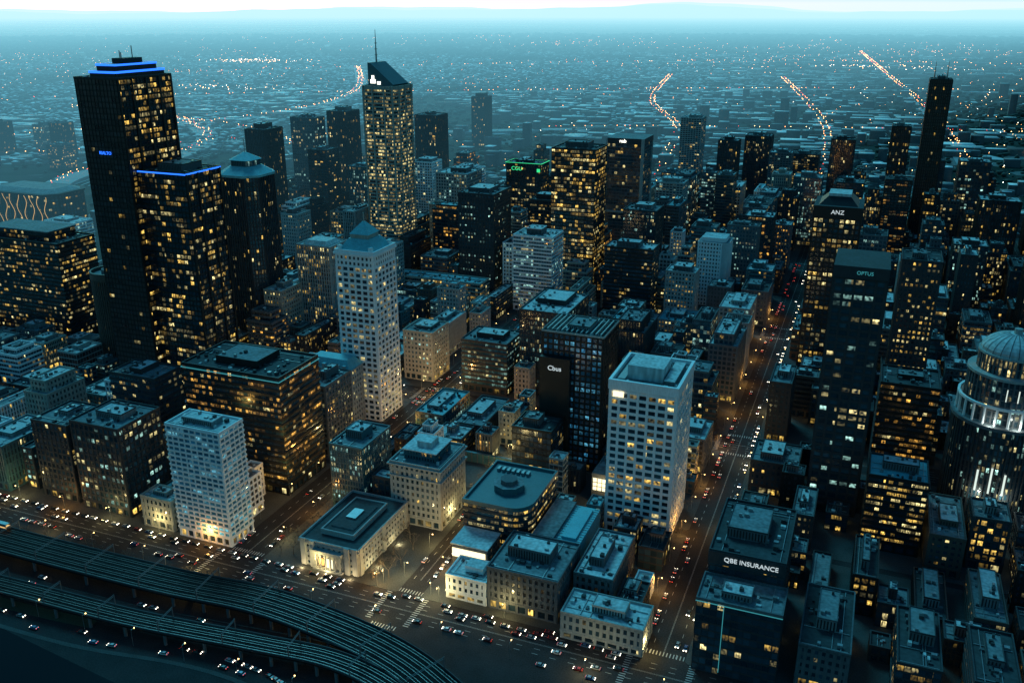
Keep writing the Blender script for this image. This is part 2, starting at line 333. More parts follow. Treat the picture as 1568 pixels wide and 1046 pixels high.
b.box(-278.9,-236.5,986.1,1030,146.2,151.9,'dgrey','roofm'); b.prism(rect(-279.3,-236.1,985.4,1030.4),70,72,'stone'); o=b.obj('office_tower'); sign('nab',o,-260,985.5,149,5.5,'e_white')
tower('striped_office_building',-282,817,40,34,76,'ribbon','white','g_cool','roofl')
# white tower with pyramid
b=MB(); p=rect(-344,-314,533,564); occ(-344,-314,533,564)
facade(b,p,.13,116,'big','white','g_stone'); facade(b,p,116,124,'punch','white','g_dark')
b.prism(off(p,1.2),124,125.4,'white',bottom=True); b.ring(off(p,.6),off(p,-.2),125.4,127.5,'white'); b.frustum(off(p,-1),125.5,off(p,-7),134,'copper'); b.prism(off(p,-8),134,137,'cream','copper'); b.frustum(off(p,-7.4),137,[( -329+a,548.5+c) for a,c in ((-.8,-.8),(.8,-.8),(.8,.8),(-.8,.8))],145,'copper')
b.prism(ngon(-329,548.5,.5,6),145,151,'cream')
for sx in (-341.5,-317): 
    for sy in (535.5,561): b.box(sx-1.3,sx+1.3,sy-1.3,sy+1.3,125.5,130,'white','copper')
b.obj('white_stone_office_tower')
b=MB(); p=rect(-363,-327,514,532.5); occ(-363,-327,514,533)
facade(b,p,.13,44,'punch','stone','g_sparse'); b.prism(off(p,.8),44,44.8,'stone',bottom=True); b.frustum(off(p,.2),44.8,off(p,-4),51,'copper')
for i in range(6): b.box(-360+i*5.5,-357.5+i*5.5,513.6,516.5,45,48,'stone','copper')
b.obj('mansard_roof_building')
tower('office_building',-319,471,18,32,50,'grid','grey','g_sparse'); tower('office_building',-467,634,18,30,53,'punch','cream','g_warm','roofl')
b=tower('x',-435,665,34,30,88,'vert','stone','g_warm','roofl',finish=False,pent=False); b.frustum(rect(-465,-439,669,691),88.5,rect(-462,-442,672,688),92,'roofl'); b.obj('office_tower')
tower('heritage_office_building',-312,615,26,30,41,'punch','cream','g_mix','roofm')
b=tower('x',-347,791,98,22,30,'ribbon','cream','g_dense','copper',finish=False,pent=False); b.obj('civic_building')
tower('office_building',-360,740,16,40,24,'ribbon','stone','g_cool','copper')
tower('office_building',-246,610,38,33,42,'ribbon','dgrey','g_cool','roofm'); tower('office_tower',-202,622,38,56,68,'fine','dgrey','g_mix','roofl')
b=tower('x',-143,515,40,34,93,'grid','black','g_blue','roofd',finish=False,ek={0:'g_blue',1:'g_dark'}); b.box(-183,-163,510,514,.13,78,'black'); b.ring(off(rect(-183,-143,515,549),.6),off(rect(-183,-143,515,549),.35),93.4,94.6,'stone')
for i in range(12): b.box(-181+i*3.2,-180.2+i*3.2,517,547,94.3,95,'metal')
o=b.obj('black_residential_tower'); sign('Cbus',o,-173,509.8,71,4.4,'e_sign')
b=tower('x',-83,449,37,43,93,'big','white','g_warm','roofm',finish=False,pent=False); p=rect(-120,-83,449,492)
b.ring(off(p,.9),off(p,-.7),90,95.5,'white'); b.box(-113,-93,459,478,93.1,101,'roofl'); b.box(-92,-86,455,486,93.1,96,'grey','roofl'); b.box(-117,-113,453,488,93.1,95,'metal')
b.box(-118,-112,447.7,448.0,86,89,'e_strip'); b.obj('white_framed_office_tower')
pr=[(-186,398),(-160,398)]+[(-160+11*math.sin(R(a)),409-11*math.cos(R(a))) for a in range(15,91,15)]+[(-149,446),(-186,446)]
b=MB(); occ(-186,-149,398,446); facade(b,pr,.13,33,'ribbon','dgrey','g_dense'); b.ring(off(pr,.6),off(pr,-.5),32.5,34.8,'teal'); b.face([(*q,33.2) for q in pr],'teal'); b.prism(ngon(-168,420,9,8),33.2,37,'teal','roofm'); b.prism(ngon(-168,420,5,8),37,39.5,'grey'); 
for i in range(7): b.box(-182+i*3,-180.5+i*3,436,440,33.2,35,'metal')
b.obj('curved_corner_office_building')
tower('office_building',-166,485,26,24,38,'curtain','black','g_sparse','roofd')
b=tower('x',-156,358,22,18,13,'punch','white','g_sparse','roofl',finish=False,pent=False); b.box(-170,-160,364,372,13.6,17,'white','roofl'); b.obj('white_terrace_building')
tower('brick_hotel_building',-118,358,37,36,23,'punch','grey','g_dark','roofm')
b=tower('x',-164,379,20,17,17,'punch','grey','g_sparse','roofm',finish=False,pent=False); b.box(-184,-165,378.2,378.6,11,16,'e_strip'); b.prism(rect(-185,-163.5,378,396.5),18.3,18.9,'roofl'); b.obj('billboard_building')
tower('office_building',-95,375,20,44,19,'punch','grey','g_dark','roofl')
tower('low_commercial_building',-73,349,40,20,14,'punch','stone','g_sparse','roofl')
b=MB(); occ(-146,-119,398,440); b.box(-146,-134,398,438,.13,22,'grey','roofm'); b.box(-134,-120,398.1,437.9,.13,20,'copper'); b.box(-131,-123,402,434,20,21.5,'copper'); 
for i in range(16): b.box(-133.8,-131.1,399+i*2.5,399.25+i*2.5,20,20.3,'metal'); b.box(-122.9,-120.2,399+i*2.5,399.25+i*2.5,20,20.3,'metal')
b.obj('metal_roof_building')
b=MB(); occ(-137,-124,478,490); b.box(-137,-124,478,490,.13,20,'grey','roofm'); b.box(-136.5,-124.5,477.6,477.9,9,17,'e_strip'); b.box(-123.9,-123.6,479,489,9,17,'e_strip')
for i in range(5): b.box(-136.5+i*2.9,-136+i*2.9,477.3,477.6,9,17,'grey')
for z in (11.6,14.3): b.box(-136.6,-124.3,477.2,477.55,z,z+.3,'grey')
b.obj('illuminated_shopfront_building')
b=tower('x',-15,372,34,50,50,'curtain','dgrey','g_sparse','roofd',finish=False); b.box(-49.4,-14.6,371.2,371.8,44,50.5,'dgrey')
facade(b,rect(-50,-13,350,371),.13,38,'curtain','dgrey','g_sparse'); rooftop(b,rect(-50,-13,350,371),38,'roofm','grey'); b.box(-50.3,-12.7,349.3,349.6,37.4,37.7,'e_cyan'); b.box(-38,-37.7,349.3,349.6,2,37,'e_cyan'); occ(-50,-13,350,422)
o=b.obj('insurance_office_building'); sign('QBE INSURANCE',o,-30,371,47.3,3.2,'e_sign')
b=tower('x',14,518,28,38,146,'big','dgrey','g_mix','roofd',finish=False,pent=False); b.box(-14.5,14.5,516.7,557,146.3,153,'dgrey','roofd'); o=b.obj('concrete_office_tower'); sign('OPTUS',o,2,516.4,149.6,2.8,'e_cyan')
b=tower('x',-5,713,34,38,138,'grid','black','g_warm','roofd',finish=False,pent=False); b.box(-39.5,-4.5,712.1,752,138.3,147,'black','roofd'); b.frustum(rect(-36,-8,716,748),147,rect(-30,-14,722,742),153,'black'); b.box(-30,-14,722,742,153,155,'roofl'); o=b.obj('bank_office_tower'); sign('ANZ',o,-22,711.8,142.7,4.4,'e_sign')
tower('office_tower',52,684,26,34,118,'punch','dgrey','g_dense','roofd'); tower('office_tower',54,574,34,32,66,'ribbon','black','g_gold','roofd')
tower('office_building',48,486,30,28,45,'ribbon','black','g_dense','copper')
b=tower('x',72,1236,24,28,205,'vert','black','g_dark',finish=False)
for x in (52,66): b.frustum(ngon(x,1250,1,6),205,ngon(x,1250,.2,6),226,'metal')
b.obj('office_skyscraper')
for a in [(34,1225,21,26,150,'vert','black','g_sparse'),(129,1241,34,34,110,'grid','dgrey','g_mix'),(-270,1513,34,40,118,'apt','stone','g_sparse'),(-79,1414,40,40,84,'apt','dgrey','g_warm'),(-155,1468,38,40,100,'vert','dgrey','g_sparse'),
          (-182,814,46,27,74,'ribbon','black','g_sparse'),(-144,829,28,23,52,'punch','stone','g_warm'),(-86,777,26,45,39,'grid','stone','g_mix'),(-161,1225,50,45,64,'grid','stone','g_warm'),(-243,1234,29,36,66,'punch','teal','g_cool'),
          (-424,1414,38,40,58,'ribbon','white','g_cool'),(-21,526,28,30,22,'punch','dgrey','g_sparse'),(150,1100,40,30,90,'vert','black','g_sparse'),(110,960,30,30,70,'fine','dgrey','g_mix'),(60,905,28,26,62,'grid','stone','g_cool'),
          (20,980,30,30,68,'grid','grey','g_mix'),(-10,1120,30,30,96,'apt','dgrey','g_sparse'),(175,880,40,30,80,'vert','black','g_sparse'),(-30,1330,30,28,118,'vert','dgrey','g_sparse'),(-110,1330,30,28,96,'apt','grey','g_mix'),(-190,1370,28,28,104,'vert','dgrey','g_sparse'),(90,1420,34,30,84,'apt','dgrey','g_mix'),
          (220,1250,40,34,120,'vert','black','g_sparse'),(200,1020,30,34,96,'vert','dgrey','g_sparse'),(-340,1300,34,30,96,'apt','stone','g_mix'),(-300,1130,36,30,84,'grid','stone','g_cool'),(40,1110,28,28,104,'apt','black','g_gold'),(-60,1200,34,28,86,'fine','teal','g_cool')]:
    tower('office_tower' if a[4]>50 else 'office_building',*a[:5],a[5],a[6],a[7],random.choice(['roofm','roofl','roofd']))
p=[(-156,901),(-132,901)]+[(-132+6*math.sin(R(a)),907-6*math.cos(R(a))) for a in range(15,91,15)]+[(-126,930),(-156,930)]
b=MB(); occ(-156,-126,901,930); facade(b,p,.13,66,'punch','white','g_dark'); b.prism(off(p,-3),66,70,'white','roofl'); b.obj('white_office_building')
# domed tower
b=MB(); cx,cy=86,553; occ(58,116,522,584)
p1=ngon(cx,cy,26,24);p2=ngon(cx,cy,21.5,24);p3=ngon(cx,cy,17.5,24)
facade(b,p1,.13,64,'vert','dgrey','g_mix'); b.prism(off(p1,1.4),64,66,'grey',bottom=True); b.face([(*q,66.02) for q in p1],'roofm')
facade(b,p2,66,92,'vert','grey','g_mix'); b.prism(off(p2,1.2),92,93.5,'stone',bottom=True)
facade(b,p3,93.5,103,'vert','grey','g_pale'); b.prism(off(p3,1.),103,104.2,'stone',bottom=True)
prev=ngon(cx,cy,17,24);pz=104.2
for i in range(1,8):
    a=R(i*90/8); q=ngon(cx,cy,17*math.cos(a)+.5,24); z=104.2+10*math.sin(a); b.frustum(prev,pz,q,z,'roofl',cap=(i==7)); prev=q;pz=z
for i in range(24):
    a=2*math.pi*i/24
    for k in range(7):
        r0=17*math.cos(R(k*90/8))+.6; r1=17*math.cos(R((k+1)*90/8))+.6; z0=104.3+10*math.sin(R(k*90/8)); z1=104.3+10*math.sin(R((k+1)*90/8))
        c,s_=math.cos(a),math.sin(a); b.face([(cx+r0*c+s_*.2,cy+r0*s_-c*.2,z0),(cx+r0*c-s_*.2,cy+r0*s_+c*.2,z0),(cx+r1*c-s_*.2,cy+r1*s_+c*.2,z1),(cx+r1*c+s_*.2,cy+r1*s_-c*.2,z1)],'grey')
b.prism(ngon(cx,cy,2.2,10),pz,pz+3,'stone')
for i in range(24):
    a=2*math.pi*i/24; x,y=cx+24.6*math.cos(a),cy+24.6*math.sin(a); b.prism(ngon(x,y,.7,8),66,76,'white')
    if i in (16,17,18): b.obox(cx+26.8*math.cos(a+.13),cy+26.8*math.sin(a+.13),-math.sin(a+.13),math.cos(a+.13),1.0,.3,26,42-3*abs(i-17),'e_dome')
    if i in (17,18,19): b.obox(cx+22.4*math.cos(a+.13),cy+22.4*math.sin(a+.13),-math.sin(a+.13),math.cos(a+.13),.5,.3,81,88,'e_dome')
b.ring(ngon(cx,cy,25.4,24),ngon(cx,cy,24,24),76,77.4,'white')
b.obj('domed_postmodern_tower')
b=MB(); occ(-240,-190,460,500)
b.box(-240,-190,499,501,.13,7,'teal'); b.box(-240,-238.5,472,499,.13,6,'grey'); b.face([(-238,472,.16),(-190,472,.16),(-190,499,.16),(-238,499,.16)],'roofd')
for i in range(12): b.box(-239+i*4.1,-238.4+i*4.1,498.6,499,.2,7.4,'grey')
b.obj('retaining_wall')

# ------------------------------------------------------------------ ordinary city buildings filling the blocks
blocksx=[(-760,-565),(-540,-314),(-284,-207),(-187,-78),(-50,155),(185,400)]
blocksy=[(355,460),(470,575),(605,710),(720,825),(855,960),(970,1075),(1105,1210),(1220,1325)]
def ordinary(x,X1,a,c,mid):
    if mid<600: H=random.choice([9,12,14,18,22,26,32])
    elif mid<850: H=random.choice([14,18,24,30,36,44])
    elif mid<1100: H=random.choice([20,26,34,44,56,74])
    else: H=random.choice([16,24,34,50,66,84])
    if x<-560: H*=.8
    if -187<x<-78 and mid<460: H=random.choice([10,12,15,17])
    if x>-50 and mid<460: H=min(H,22)
    if (X1-x)<13 or (c-a)<13: H=min(H,26)
    H+=random.uniform(-2,2)
    st=random.choice(['grid','punch','punch','ribbon','fine','vert','curtain'])
    fr=random.choice(['stone','cream','grey','grey','dgrey','dgrey','brown','teal','white'] if x<-50 else ['dgrey','dgrey','grey','black','brown'])
    gl=random.choice(['g_warm','g_gold','g_sparse','g_sparse','g_mix','g_cool','g_dark'] if x<-50 else ['g_warm','g_sparse','g_sparse','g_dark'])
    rf=random.choice(['roofl','roofl','roofm','roofm','roofd','copper'] if x<-50 else (['roofd','roofd','roofm'] if mid<560 else ['roofm','roofd','roofl','roofm']))
    step=H>24 and random.random()<.5 and X1-x>14 and c-a>16
    b=tower('x',X1,a,X1-x,c-a,H,st,fr,gl,rf,finish=False,base=H>15,pent=not step)
    if step:
        q=rect(x+3,X1-4,a+4,c-3); h2=H+random.choice([4,8]); facade(b,q,H+.1,h2,st,fr,gl); rooftop(b,q,h2,rf,fr,False)
    b.obj('office_building' if H>20 else 'shop_building')
for by in blocksy:
    xs=blocksx if by[1]<600 else [(-760,-565),(-540,-314),(-284,-78),(-50,155),(185,400)]
    for bx in xs:
        mid=(by[0]+by[1])/2
        for (ya,yb) in ((by[0]+1,mid-1),(mid+1,by[1]-1)):
            x=bx[0]+1
            while x<bx[1]-9:
                w=random.choice([10,12,15,18,22,26,32]); x1=min(x+w,bx[1]-1)
                if bx[1]-x1<9: x1=bx[1]-1
                d=random.uniform(.6,1.)*(yb-ya)
                y0,y1=(ya,ya+d) if ya==by[0]+1 else (yb-d,yb)
                for (a,c) in [(y0,y1),(y0,y0+d*.5),(y1-d*.5,y1)]:
                    if free(x,x1,a,c,1.2):
                        ordinary(x,x1-.6,a,c,mid); break
                x=x1
        for w in (22,16,12,8.5):
            for _ in range(70):
                ww=w*random.uniform(.9,1.2);dd=w*random.uniform(.9,1.4)
                if bx[1]-bx[0]-2<ww or by[1]-by[0]-2<dd: continue
                x=random.uniform(bx[0]+1,bx[1]-1-ww);a=random.uniform(by[0]+1,by[1]-1-dd)
                if free(x,x+ww,a,a+dd,.7): ordinary(x,x+ww,a,a+dd,mid)

# ------------------------------------------------------------------ ground, roads, pavement
def groundmat():
    m,nt,b=newmat('ground_land')
    g=N(nt,'ShaderNodeNewGeometry')
    vo=N(nt,'ShaderNodeTexVoronoi'); vo.inputs['Scale'].default_value=.022; nt.links.new(g.outputs['Position'],vo.inputs['Vector'])
    s=N(nt,'ShaderNodeSeparateColor'); nt.links.new(vo.outputs['Color'],s.inputs[0])
    mp=N(nt,'ShaderNodeMapping'); mp.inputs['Rotation'].default_value=(0,0,.5); mp.inputs['Scale'].default_value=(.00035,.0012,1); nt.links.new(g.outputs['Position'],mp.inputs['Vector'])
    nz=N(nt,'ShaderNodeTexNoise'); nz.inputs['Scale'].default_value=1.; nz.inputs['Detail'].default_value=5; nz.inputs['Roughness'].default_value=.65; nt.links.new(mp.outputs[0],nz.inputs['Vector'])
    r=N(nt,'ShaderNodeValToRGB'); e=r.color_ramp.elements; e[0].position=0;e[0].color=(.012,.03,.025,1);e[1].position=.45;e[1].color=(.03,.05,.045,1)
    for p,c in ((.7,(.015,.035,.03,1)),(.80,(.16,.18,.18,1)),(.88,(.04,.05,.05,1)),(.95,(.6,.62,.62,1))):
        k=e.new(p);k.color=c
    r.color_ramp.interpolation='CONSTANT'
    t=math_(nt,'MULTIPLY',s.outputs[0],math_(nt,'ADD',.55,math_(nt,'MULTIPLY',nz.outputs[0],.9)),True); nt.links.new(t,r.inputs[0])
    r2=N(nt,'ShaderNodeValToRGB'); r2.color_ramp.elements[0].position=.45; r2.color_ramp.elements[1].position=.53; nt.links.new(nz.outputs[0],r2.inputs[0])
    mx=N(nt,'ShaderNodeMix',data_type='RGBA'); mx.inputs[6].default_value=(.011,.028,.024,1); nt.links.new(r.outputs[0],mx.inputs[7]); nt.links.new(r2.outputs[0],mx.inputs[0])
    nt.links.new(mx.outputs[2],b.inputs['Base Color']); b.inputs['Roughness'].default_value=.95; b.inputs['Specular IOR Level'].default_value=.1
    return m
M['ground']=groundmat()
def watermat():
    m,nt,b=newmat('river_water'); b.inputs['Base Color'].default_value=(.004,.009,.013,1); b.inputs['Roughness'].default_value=.12; b.inputs['Specular IOR Level'].default_value=.05
    g=N(nt,'ShaderNodeNewGeometry'); n=N(nt,'ShaderNodeTexNoise'); n.inputs['Scale'].default_value=.6; n.inputs['Detail'].default_value=4; nt.links.new(g.outputs['Position'],n.inputs['Vector'])
    bm=N(nt,'ShaderNodeBump'); bm.inputs['Strength'].default_value=.3; nt.links.new(n.outputs[0],bm.inputs['Height']); nt.links.new(bm.outputs[0],b.inputs['Normal']); return m
M['water']=watermat()
b=MB(); S=60000; b.face([(-S,-3000,0),(S,-3000,0),(S,S,0),(-S,S,0)],'ground'); b.obj('ground')
b=MB(); b.face([(-775,257,.004),(420,214,.004),(420,1345,.004),(-775,1345,.004)],'asphalt'); b.obj('road')
b=MB()
for by in blocksy:
    xs=blocksx if by[1]<600 else [(-760,-565),(-540,-314),(-284,-78),(-50,155),(185,400)]
    for bx in xs: b.prism(chamf(bx[0]-3.5,bx[1]+3.5,by[0]-3,by[1]+2,1.5),.004,.13,'pave')
b.prism([(-760,319),(-420,318),(-300,320),(-235,321),(-235,323),(-760,323.5)],.004,.13,'pave')
b.obj('pavement')
b=MB(); b.face([(-1500,-200,.012),(400,-200,.012),(400,215,.012),(-200,222,.012),(-290,245,.012),(-380,256,.012),(-700,262,.012),(-1500,300,.012)],'water'); b.obj('river')
b=MB()
def dash(x0,y0,x1,y1,L=3,gap=5,w=.1,z=.009):
    T=math.hypot(x1-x0,y1-y0);dx,dy=(x1-x0)/T,(y1-y0)/T;t=0
    while t<T:
        a=(x0+dx*t,y0+dy*t);c=(x0+dx*min(t+L,T),y0+dy*min(t+L,T));nx,ny=-dy*w,dx*w
        b.face([(a[0]-nx,a[1]-ny,z),(c[0]-nx,c[1]-ny,z),(c[0]+nx,c[1]+ny,z),(a[0]+nx,a[1]+ny,z)],'paint'); t+=L+gap
NS=[(-299,340,1325,12),(-197,352,575,8),(-64,340,1325,12),(-552,340,1325,12),(170,340,1325,12)]
EW=[340,590,840,1090]
for (x,ya,yb,hw) in NS:
    for o_ in (-hw*.5,-.2,.2,hw*.5): dash(x+o_,ya+14,x+o_,yb,3 if abs(o_)>1 else 900,5,.1 if abs(o_)>1 else .05)
for y in EW:
    for o_ in (-7,-3.5,-.25,.25,3.5,7): dash(-770,y+o_,410,y+o_,3 if abs(o_)>1 else 1200,6,.1 if abs(o_)>1 else .05,.0125)
for (x,ya,yb,hw) in NS:
    for y in EW:
        if y>600 and x==-197: continue
        for k in range(-6,7):
            for yy in (y-16.5,y+13.5):
                if abs(k*1.6)<hw-1: b.face([(x+k*1.6-.25,yy,.017),(x+k*1.6+.25,yy,.017),(x+k*1.6+.25,yy+3,.017),(x+k*1.6-.25,yy+3,.017)],'paint')
        for k in range(-7,8):
            for xx in (x-hw-4,x+hw+1):
                b.face([(xx,y+k*1.6-.25,.021),(xx+3,y+k*1.6-.25,.021),(xx+3,y+k*1.6+.25,.021),(xx,y+k*1.6+.25,.021)],'paint')
b.obj('road_markings')

# ------------------------------------------------------------------ railway viaducts
def smooth(pts,n=8):
    out=[]
    for i in range(len(pts)-1):
        p0=pts[max(i-1,0)];p1=pts[i];p2=pts[i+1];p3=pts[min(i+2,len(pts)-1)]
        for k in range(n):
            t=k/n; out.append(tuple(.5*((2*p1[j])+(-p0[j]+p2[j])*t+(2*p0[j]-5*p1[j]+4*p2[j]-p3[j])*t*t+(-p0[j]+3*p1[j]-3*p2[j]+p3[j])*t**3) for j in range(2)))
    out.append(pts[-1]); return out
def offs(path,d):
    o=[]
    for i,p in enumerate(path):
        a=path[max(i-1,0)];c=path[min(i+1,len(path)-1)];L=math.hypot(c[0]-a[0],c[1]-a[1]);o.append((p[0]-(c[1]-a[1])/L*d,p[1]+(c[0]-a[0])/L*d))
    return o
def strip(b,path,d0,d1,z0,z1,k,full=True):
    A=offs(path,d0);C=offs(path,d1)
    for i in range(len(path)-1):
        b.face([(*A[i],z1),(*A[i+1],z1),(*C[i+1],z1),(*C[i],z1)],k)
        if full:
            b.face([(*A[i],z0),(*A[i+1],z0),(*A[i+1],z1),(*A[i],z1)],k); b.face([(*C[i],z1),(*C[i+1],z1),(*C[i+1],z0),(*C[i],z0)],k)
def resample(P,step):
    out=[];acc=0.
    for i in range(len(P)-1):
        L=math.hypot(P[i+1][0]-P[i][0],P[i+1][1]-P[i][1]); dx,dy=(P[i+1][0]-P[i][0])/L,(P[i+1][1]-P[i][1])/L
        while acc<L: out.append((P[i][0]+dx*acc,P[i][1]+dy*acc,dx,dy)); acc+=step
        acc-=L
    return out
def viaduct(path,w,tracks):
    b=MB(); P=smooth(path,10)
    strip(b,P,-w/2,w/2,5.8,7,'ballast'); strip(b,P,-w/2-.3,-w/2+.1,7,8.1,'dgrey'); strip(b,P,w/2-.1,w/2+.3,7,8.1,'dgrey')
    for (x,y,dx,dy) in resample(P,1.5):
        if not -480<x<-90: continue
        for t in range(tracks):
            c=-w/2+(t+.5)*w/tracks; cx_,cy_=x-dy*c,y+dx*c
            q=[(cx_+dy*1.2-dx*.14,cy_-dx*1.2-dy*.14),(cx_+dy*1.2+dx*.14,cy_-dx*1.2+dy*.14),(cx_-dy*1.2+dx*.14,cy_+dx*1.2+dy*.14),(cx_-dy*1.2-dx*.14,cy_+dx*1.2-dy*.14)]
            b.prism(q,7,7.1,'sleeper')
    for t in range(tracks):
        c=-w/2+(t+.5)*w/tracks
        for r in (-.75,.75): strip(b,P,c+r-.06,c+r+.06,7.1,7.28,'rail')
        strip(b,P,c-.02,c+.02,12.3,12.34,'black')
    for i in range(0,len(P)-1,3):
        for dd in (-w/2+1,w/2-1):
            q=offs(P,dd)[i]; b.prism(ngon(q[0],q[1],.8,8),0,5.9,'grey')
    for (x,y,dx,dy) in resample(P,34):
        q1=(x+dy*(w/2+.1),y-dx*(w/2+.1));q2=(x-dy*(w/2+.1),y+dx*(w/2+.1))
        for q in (q1,q2): b.box(q[0]-.2,q[0]+.2,q[1]-.2,q[1]+.2,7,13.8,'grey')
        for z in (12.7,13.5): b.prism([(q1[0]-dx*.12,q1[1]-dy*.12),(q1[0]+dx*.12,q1[1]+dy*.12),(q2[0]+dx*.12,q2[1]+dy*.12),(q2[0]-dx*.12,q2[1]-dy*.12)],z,z+.18,'grey')
    b.obj('railway_viaduct')
viaduct([(-900,328),(-700,310),(-560,308),(-431,306),(-319,308),(-263,312),(-222,309),(-181,301),(-148,287),(-100,258),(-40,228)],20,5)
viaduct([(-900,250),(-560,266),(-391,274),(-309,277),(-241,284),(-200,287),(-165,279),(-125,256),(-60,220)],11,3)
b=MB(); P=smooth([(-560,289),(-430,288),(-309,292),(-250,294)],8); strip(b,P,-5.5,5.5,.005,.028,'asphalt',False)
P2=smooth([(-400,262),(-330,264),(-275,272),(-240,273),(-215,268),(-190,256),(-160,235)],8); strip(b,P2,-5.5,5.5,.005,.034,'asphalt',False); b.obj('quay_road')
b=MB(); strip(b,smooth([(-560,266),(-391,268),(-330,272)],8),-1.5,5,.01,.10,'grass'); strip(b,P2,-8,-5.6,.01,.14,'pave'); b.obj('grass_verge')
b=MB(); P=offs(smooth([(-560,308),(-431,306),(-319,308)],10),8)[3:11]
strip(b,P,-1.45,1.45,7.4,11,'grey'); strip(b,P,-1.5,1.5,8.9,9.7,'e_gold'); strip(b,P,-1.3,1.3,11,11.3,'metal')
b.obj('commuter_train')

# ------------------------------------------------------------------ cars
def carmesh(col):
    b=MB(); key='car_%s'%col; hw=.9
    prof=[(-2.25,.35),(2.25,.35),(2.25,.75),(1.9,.9),(.95,1.0),(.35,1.42),(-1.2,1.42),(-1.85,1.02),(-2.2,.98)]
    ring=[(x,z,hw if z<1.1 else hw-.22) for x,z in prof]; n=len(ring)
    for i in range(n):
        a=ring[i];c=ring[(i+1)%n]; k='carglass' if i in (4,6) else key
        b.face([(a[0],a[2],a[1]),(a[0],-a[2],a[1]),(c[0],-c[2],c[1]),(c[0],c[2],c[1])],k)
    for s in (1,-1):
        b.face([(-2.25,s*hw,.35),(2.25,s*hw,.35),(2.25,s*hw,.75),(1.9,s*hw,.9),(.95,s*hw,1.0),(-1.85,s*hw,1.02),(-2.2,s*hw,.98)][::s],key)
        b.face([(.95,s*hw,1.0),(.35,s*(hw-.22),1.42),(-1.2,s*(hw-.22),1.42),(-1.85,s*hw,1.02)][::s],'carglass')
        for x in (-1.4,1.4):
            c=[(x+.33*math.cos(t*math.pi/5),s*(hw+.03),.33+.33*math.sin(t*math.pi/5)) for t in range(10)]
            d=[(p[0],s*(hw-.2),p[2]) for p in c]; b.face(c[::-s],'tyre')
            for i in range(10): b.face([c[i],c[(i+1)%10],d[(i+1)%10],d[i]],'tyre')
    for y in (-.62,.62):
        b.face([(2.27,y-.24,.55),(2.27,y+.24,.55),(2.27,y+.24,.78),(2.27,y-.24,.78)],'e_head')
        b.face([(-2.28,y-.2,.74),(-2.28,y-.2,.92),(-2.28,y+.2,.92),(-2.28,y+.2,.74)],'e_red')
        b.face([(2.27,y-.24,.785),(2.27,y+.24,.785),(1.98,y+.22,.90),(1.98,y-.22,.90)],'e_head')
    o=b.obj('car'); me=o.data; bpy.data.objects.remove(o); return me
M['carglass']=newmat('car_glass')[0]; M['carglass'].node_tree.nodes['Principled BSDF'].inputs['Base Color'].default_value=(.01,.015,.02,1); M['carglass'].node_tree.nodes['Principled BSDF'].inputs['Roughness'].default_value=.1
M['tyre']=pbr('tyre_rubber',(.02,.02,.02))
for k,c in dict(white=(.6,.61,.61),silver=(.28,.3,.31),dark=(.03,.035,.04),red=(.2,.02,.02),blue=(.04,.1,.22)).items(): M['car_'+k]=pbr('car_paint_'+k,c,.3,.08)
CM=[carmesh(k) for k in ('white','silver','silver','dark','dark','dark','dark','silver','red','blue')]
ncar=0
def car(x,y,ang,z=.03):
    global ncar; o=bpy.data.objects.new('car',random.choice(CM)); o.location=(x,y,z); o.rotation_euler=(0,0,ang); COL.objects.link(o); ncar+=1
def lane(x0,y0,x1,y1,prob=.6,sp=6.5,jit=2.5):
    T=math.hypot(x1-x0,y1-y0);a=math.atan2(y1-y0,x1-x0);t=random.uniform(0,5); on=True
    while t<T:
        if random.random()<.12: on=not on
        if random.random()<(prob if on else prob*.35): car(x0+(x1-x0)*t/T,y0+(y1-y0)*t/T+random.uniform(-.2,.2),a)
        t+=sp+random.uniform(0,jit)
for yy,p in ((350.0,.95),(346.5,.75),(343,.35)): lane(-560,yy,-80,yy,p)
for yy,p in ((337,.15),(333.5,.3),(330,.25)): lane(-80,yy,-560,yy,p)
lane(-190,326,-60,326,.35)
for x,ya,yb,w in ((-299,358,900,9),(-64,358,1100,9)):
    lane(x-w,ya,x-w,yb,.5); lane(x+w,yb,x+w,ya,.5); lane(x-w*.55,ya,x-w*.55,yb,.3,9,8); lane(x+w*.55,yb,x+w*.55,ya,.4,9,8)
lane(-203,358,-203,575,.4); lane(-191,575,-191,358,.5)
for yy in (581,599): lane(-540,yy,-80,yy,.4)
lane(-545,291.5,-260,295,.35,6.5); lane(-260,289,-540,285.5,.35,6.5)
def pathcars(P,d,prob,rev=False):
    Q=offs(P,d)
    for i in range(len(Q)-1):
        if random.random()<prob: a=math.atan2(Q[i+1][1]-Q[i][1],Q[i+1][0]-Q[i][0]); car(*Q[i],a+(math.pi if rev else 0),.04)
P2c=smooth([(-400,262),(-330,264),(-275,272),(-240,273),(-215,268),(-190,256)],6); pathcars(P2c,2.5,.5); pathcars(P2c,-2.5,.4,True)

